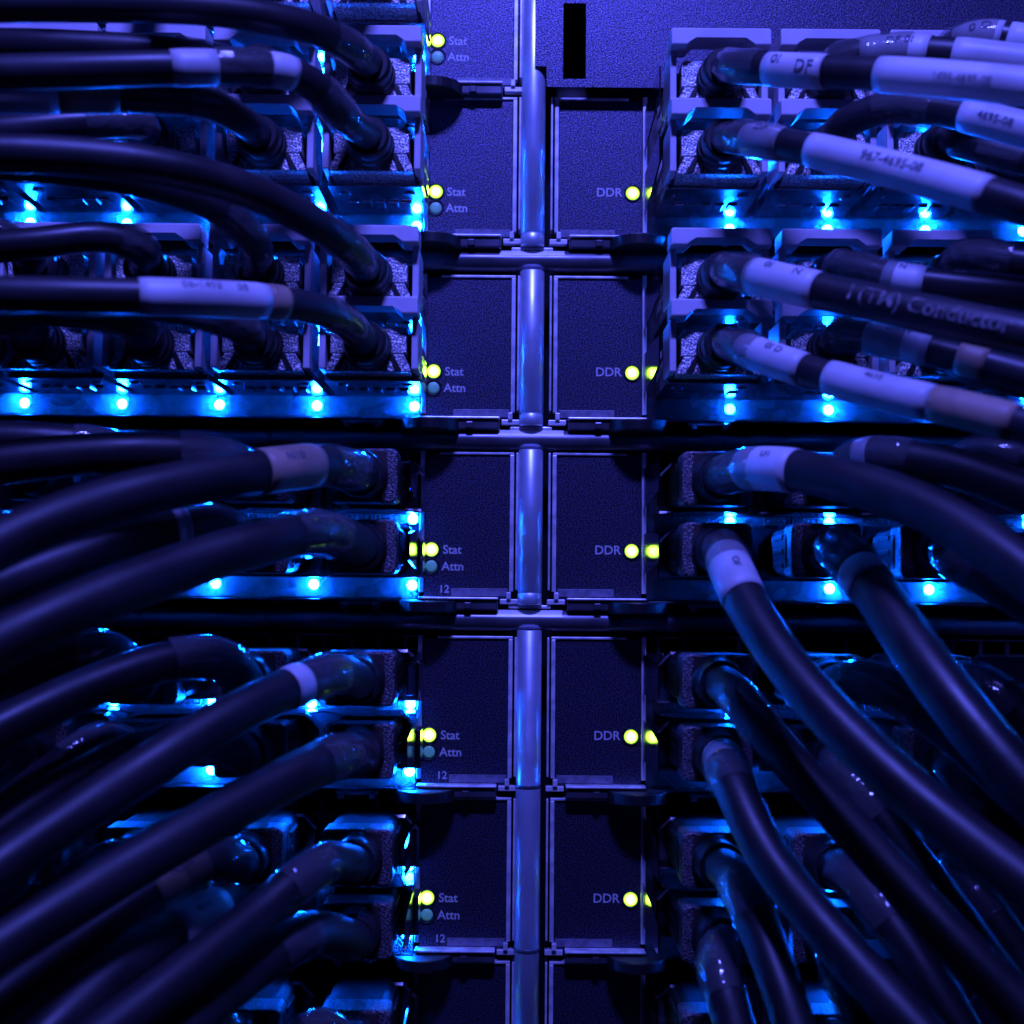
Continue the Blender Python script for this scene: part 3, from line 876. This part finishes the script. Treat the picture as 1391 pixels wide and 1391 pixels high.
# ---- right, first row
cable('R', 1, 'u', 0, [(1005, 92, -54), (1080, 96, -66), (1160, 99, -76), (1290, 108, -90), (1400, 118, -100), (1480, 126, -106)],
      [(1042, 94, 1122, 98, 'white'), (1197, 101, 1480, 126, 'white')], [('0I', 3.0, 1064, 96, 0.15, 'ink'), ('DF', 3.4, 1100, 97, -0.2, 'ink'), ('1495-4695-08', 2.0, 1310, 110, -0.35, 'grey_ink')],
      desc='black cable with white wrap labels')
cable('R', 1, 'u', 1, [(1140, 82, -48), (1210, 70, -54), (1280, 72, -60), (1400, 86, -68), (1480, 96, -72)],
      [(1168, 76, 1262, 71, 'white'), (1297, 74, 1480, 96, 'white')], [('DF 0I', 2.6, 1225, 70, 0.3, 'ink')], desc='black cable with white wrap labels')
cable('R', 1, 'u', 2, [(1290, 66, -50), (1335, 50, -56), (1391, 56, -60), (1480, 70, -64)], [(1303, 58, 1362, 50, 'white'), (1368, 52, 1480, 70, 'white')], [('0 D', 2.6, 1335, 50, 0.3, 'ink')], desc='black cable with white wrap labels')
cable('R', 1, 'l', 0, [(1005, 188, -56), (1085, 200, -70), (1220, 232, -86), (1345, 266, -102), (1480, 308, -116)],
      [(1003, 188, 1066, 196, 'clear'), (1020, 190, 1064, 196, 'white'), (1106, 205, 1345, 266, 'white')],
      [('DF', 2.6, 1042, 193, 0.35, 'ink'), ('967-4695-08', 2.7, 1216, 231, -0.05, 'ink')], desc='black cable with long white label')
cable('R', 1, 'l', 1, [(1145, 170, -48), (1205, 145, -56), (1280, 150, -64), (1391, 176, -76), (1480, 196, -82)],
      [(1190, 148, 1270, 148, 'clear'), (1310, 156, 1480, 196, 'white')], [('4695-08', 2.2, 1360, 168, -0.3, 'ink')], desc='black cable with clear sleeve and white label')
cable('R', 1, 'l', 2, [(1310, 196, -48), (1391, 216, -56), (1480, 236, -62)], [(1335, 200, 1391, 216, 'clear')], desc=cl)
# ---- right, second row
cable('R', 2, 'u', 0, [(1005, 370, -56), (1072, 386, -68), (1200, 414, -84), (1391, 455, -104), (1490, 476, -112)],
      [(1026, 374, 1112, 395, 'white')], [('0I', 2.6, 1052, 381, 0.45, 'ink'), ('N', 2.6, 1086, 389, 0.45, 'ink'), ('I (TM) Conductor', 4.4, 1268, 430, -0.05, 'jacket_ink')], r=4.3, desc='black cable printed Conductor')
cable('R', 2, 'u', 1, [(1145, 362, -50), (1225, 380, -60), (1391, 398, -72), (1480, 408, -78)],
      [(1206, 376, 1252, 384, 'white')], [('Conductor', 2.6, 1330, 391, 0.9, 'jacket_ink'), ('N', 2.0, 1228, 380, 0.5, 'ink')], desc='black cable with narrow white band')
cable('R', 2, 'u', 2, [(1310, 348, -50), (1391, 356, -60), (1480, 366, -66)], [(1290, 348, 1375, 354, 'clear')], desc=cl)
cable('R', 2, 'l', 0, [(1005, 472, -56), (1072, 496, -68), (1190, 530, -84), (1330, 562, -100), (1480, 600, -116)],
      [(1012, 474, 1092, 502, 'white'), (1127, 512, 1268, 548, 'white'), (1270, 549, 1384, 575, 'tan')], [('0I D', 2.4, 1056, 488, 0.4, 'ink'), ('4695', 2.0, 1190, 530, 0.5, 'grey_ink')], desc='black cable with white and brown labels')
cable('R', 2, 'l', 1, [(1140, 456, -48), (1220, 466, -58), (1391, 508, -74), (1480, 534, -82)],
      [(1176, 460, 1266, 476, 'white'), (1305, 486, 1345, 496, 'tan')], [('0I4W', 2.4, 1225, 467, 0.6, 'ink')], desc='black cable with small white label')
cable('R', 2, 'l', 2, [(1300, 490, -48), (1391, 520, -56), (1480, 550, -60)])
# ---- right, third row
cable('R', 3, 'u', 0, [(1030, 636, -56), (1130, 648, -74), (1265, 694, -94), (1391, 775, -112), (1480, 845, -124)],
      [(1016, 637, 1080, 642, 'white')], [('U1', 2.2, 1055, 640, 0.5, 'ink')], 'B', 4.6, 'thick black cable with white band')
cable('R', 3, 'u', 1, [(1175, 622, -48), (1280, 632, -60), (1400, 672, -72), (1480, 705, -80)], [(1172, 622, 1190, 622, 'white')], (), 'B', desc='thick black cable with thin white ring')
cable('R', 3, 'u', 2, [(1330, 618, -46), (1420, 630, -54), (1480, 640, -58)], kind='B', desc=th)
cable('R', 3, 'l', 0, [(988, 762, -54), (1020, 830, -70), (1092, 932, -88), (1220, 1062, -108), (1391, 1198, -126), (1500, 1275, -136)],
      [(984, 760, 1012, 812, 'white')], [('OF', 2.2, 998, 786, 0.1, 'ink')], 'B', 4.6, 'thick black cable with bright white label')
cable('R', 3, 'l', 1, [(1148, 756, -54), (1188, 802, -70), (1250, 892, -88), (1340, 1008, -104), (1450, 1130, -116), (1510, 1190, -120)],
      [(1168, 776, 1184, 797, 'white')], (), 'B', 5.0, 'thick black cable with pale band')
cable('R', 3, 'l', 2, [(1300, 760, -50), (1391, 815, -64), (1480, 880, -74)], kind='B', desc=th)
# ---- right, fourth row
cable('R', 4, 'u', 0, [(1000, 945, -50), (1070, 1030, -64), (1180, 1152, -80), (1300, 1282, -94), (1420, 1405, -104)], [(1000, 945, 1040, 992, 'clear')], (), 'B', 4.3, 'thick black cable with clear sleeve')
cable('R', 4, 'u', 1, [(1180, 925, -46), (1280, 985, -58), (1391, 1085, -70), (1480, 1170, -78)], kind='B', desc=th)
cable('R', 4, 'u', 2, [(1330, 930, -46), (1420, 1000, -56), (1490, 1070, -62)], kind='B', desc=th)
cable('R', 4, 'l', 0, [(990, 1052, -54), (1045, 1165, -72), (1150, 1295, -90), (1260, 1415, -104), (1320, 1480, -110)],
      [(975, 1025, 985, 1045, 'white')], (), 'B', 4.5, 'thick black cable with small white patch')
cable('R', 4, 'l', 1, [(1150, 1050, -48), (1240, 1170, -62), (1340, 1310, -76), (1420, 1420, -84)], kind='B', desc=th)
cable('R', 4, 'l', 2, [(1310, 1060, -48), (1400, 1170, -60), (1480, 1280, -68)], kind='B', desc=th)
# ---- right, fifth row
cable('R', 5, 'u', 0, [(1002, 1198, -52), (1045, 1295, -68), (1085, 1410, -80), (1110, 1480, -86)], [(1002, 1198, 1025, 1250, 'clear')], (), 'B', 4.4, 'thick black cable with clear sleeve')
cable('R', 5, 'u', 1, [(1165, 1195, -48), (1240, 1295, -62), (1310, 1410, -72), (1350, 1480, -76)], kind='B', desc=th)
cable('R', 5, 'u', 2, [(1310, 1200, -48), (1390, 1310, -60), (1450, 1420, -68)], kind='B', desc=th)
cable('R', 5, 'l', 0, [(975, 1310, -50), (1000, 1400, -60), (1015, 1480, -66)], kind='B', desc=th)
cable('R', 5, 'l', 1, [(1140, 1310, -50), (1190, 1410, -60), (1220, 1480, -66)], kind='B', desc=th)
cable('R', 6, 'u', 0, [(990, 1430, -50), (1010, 1500, -58)], kind='B', desc=th)
cable('R', 6, 'u', 1, [(1140, 1430, -50), (1180, 1500, -58)], kind='B', desc=th)
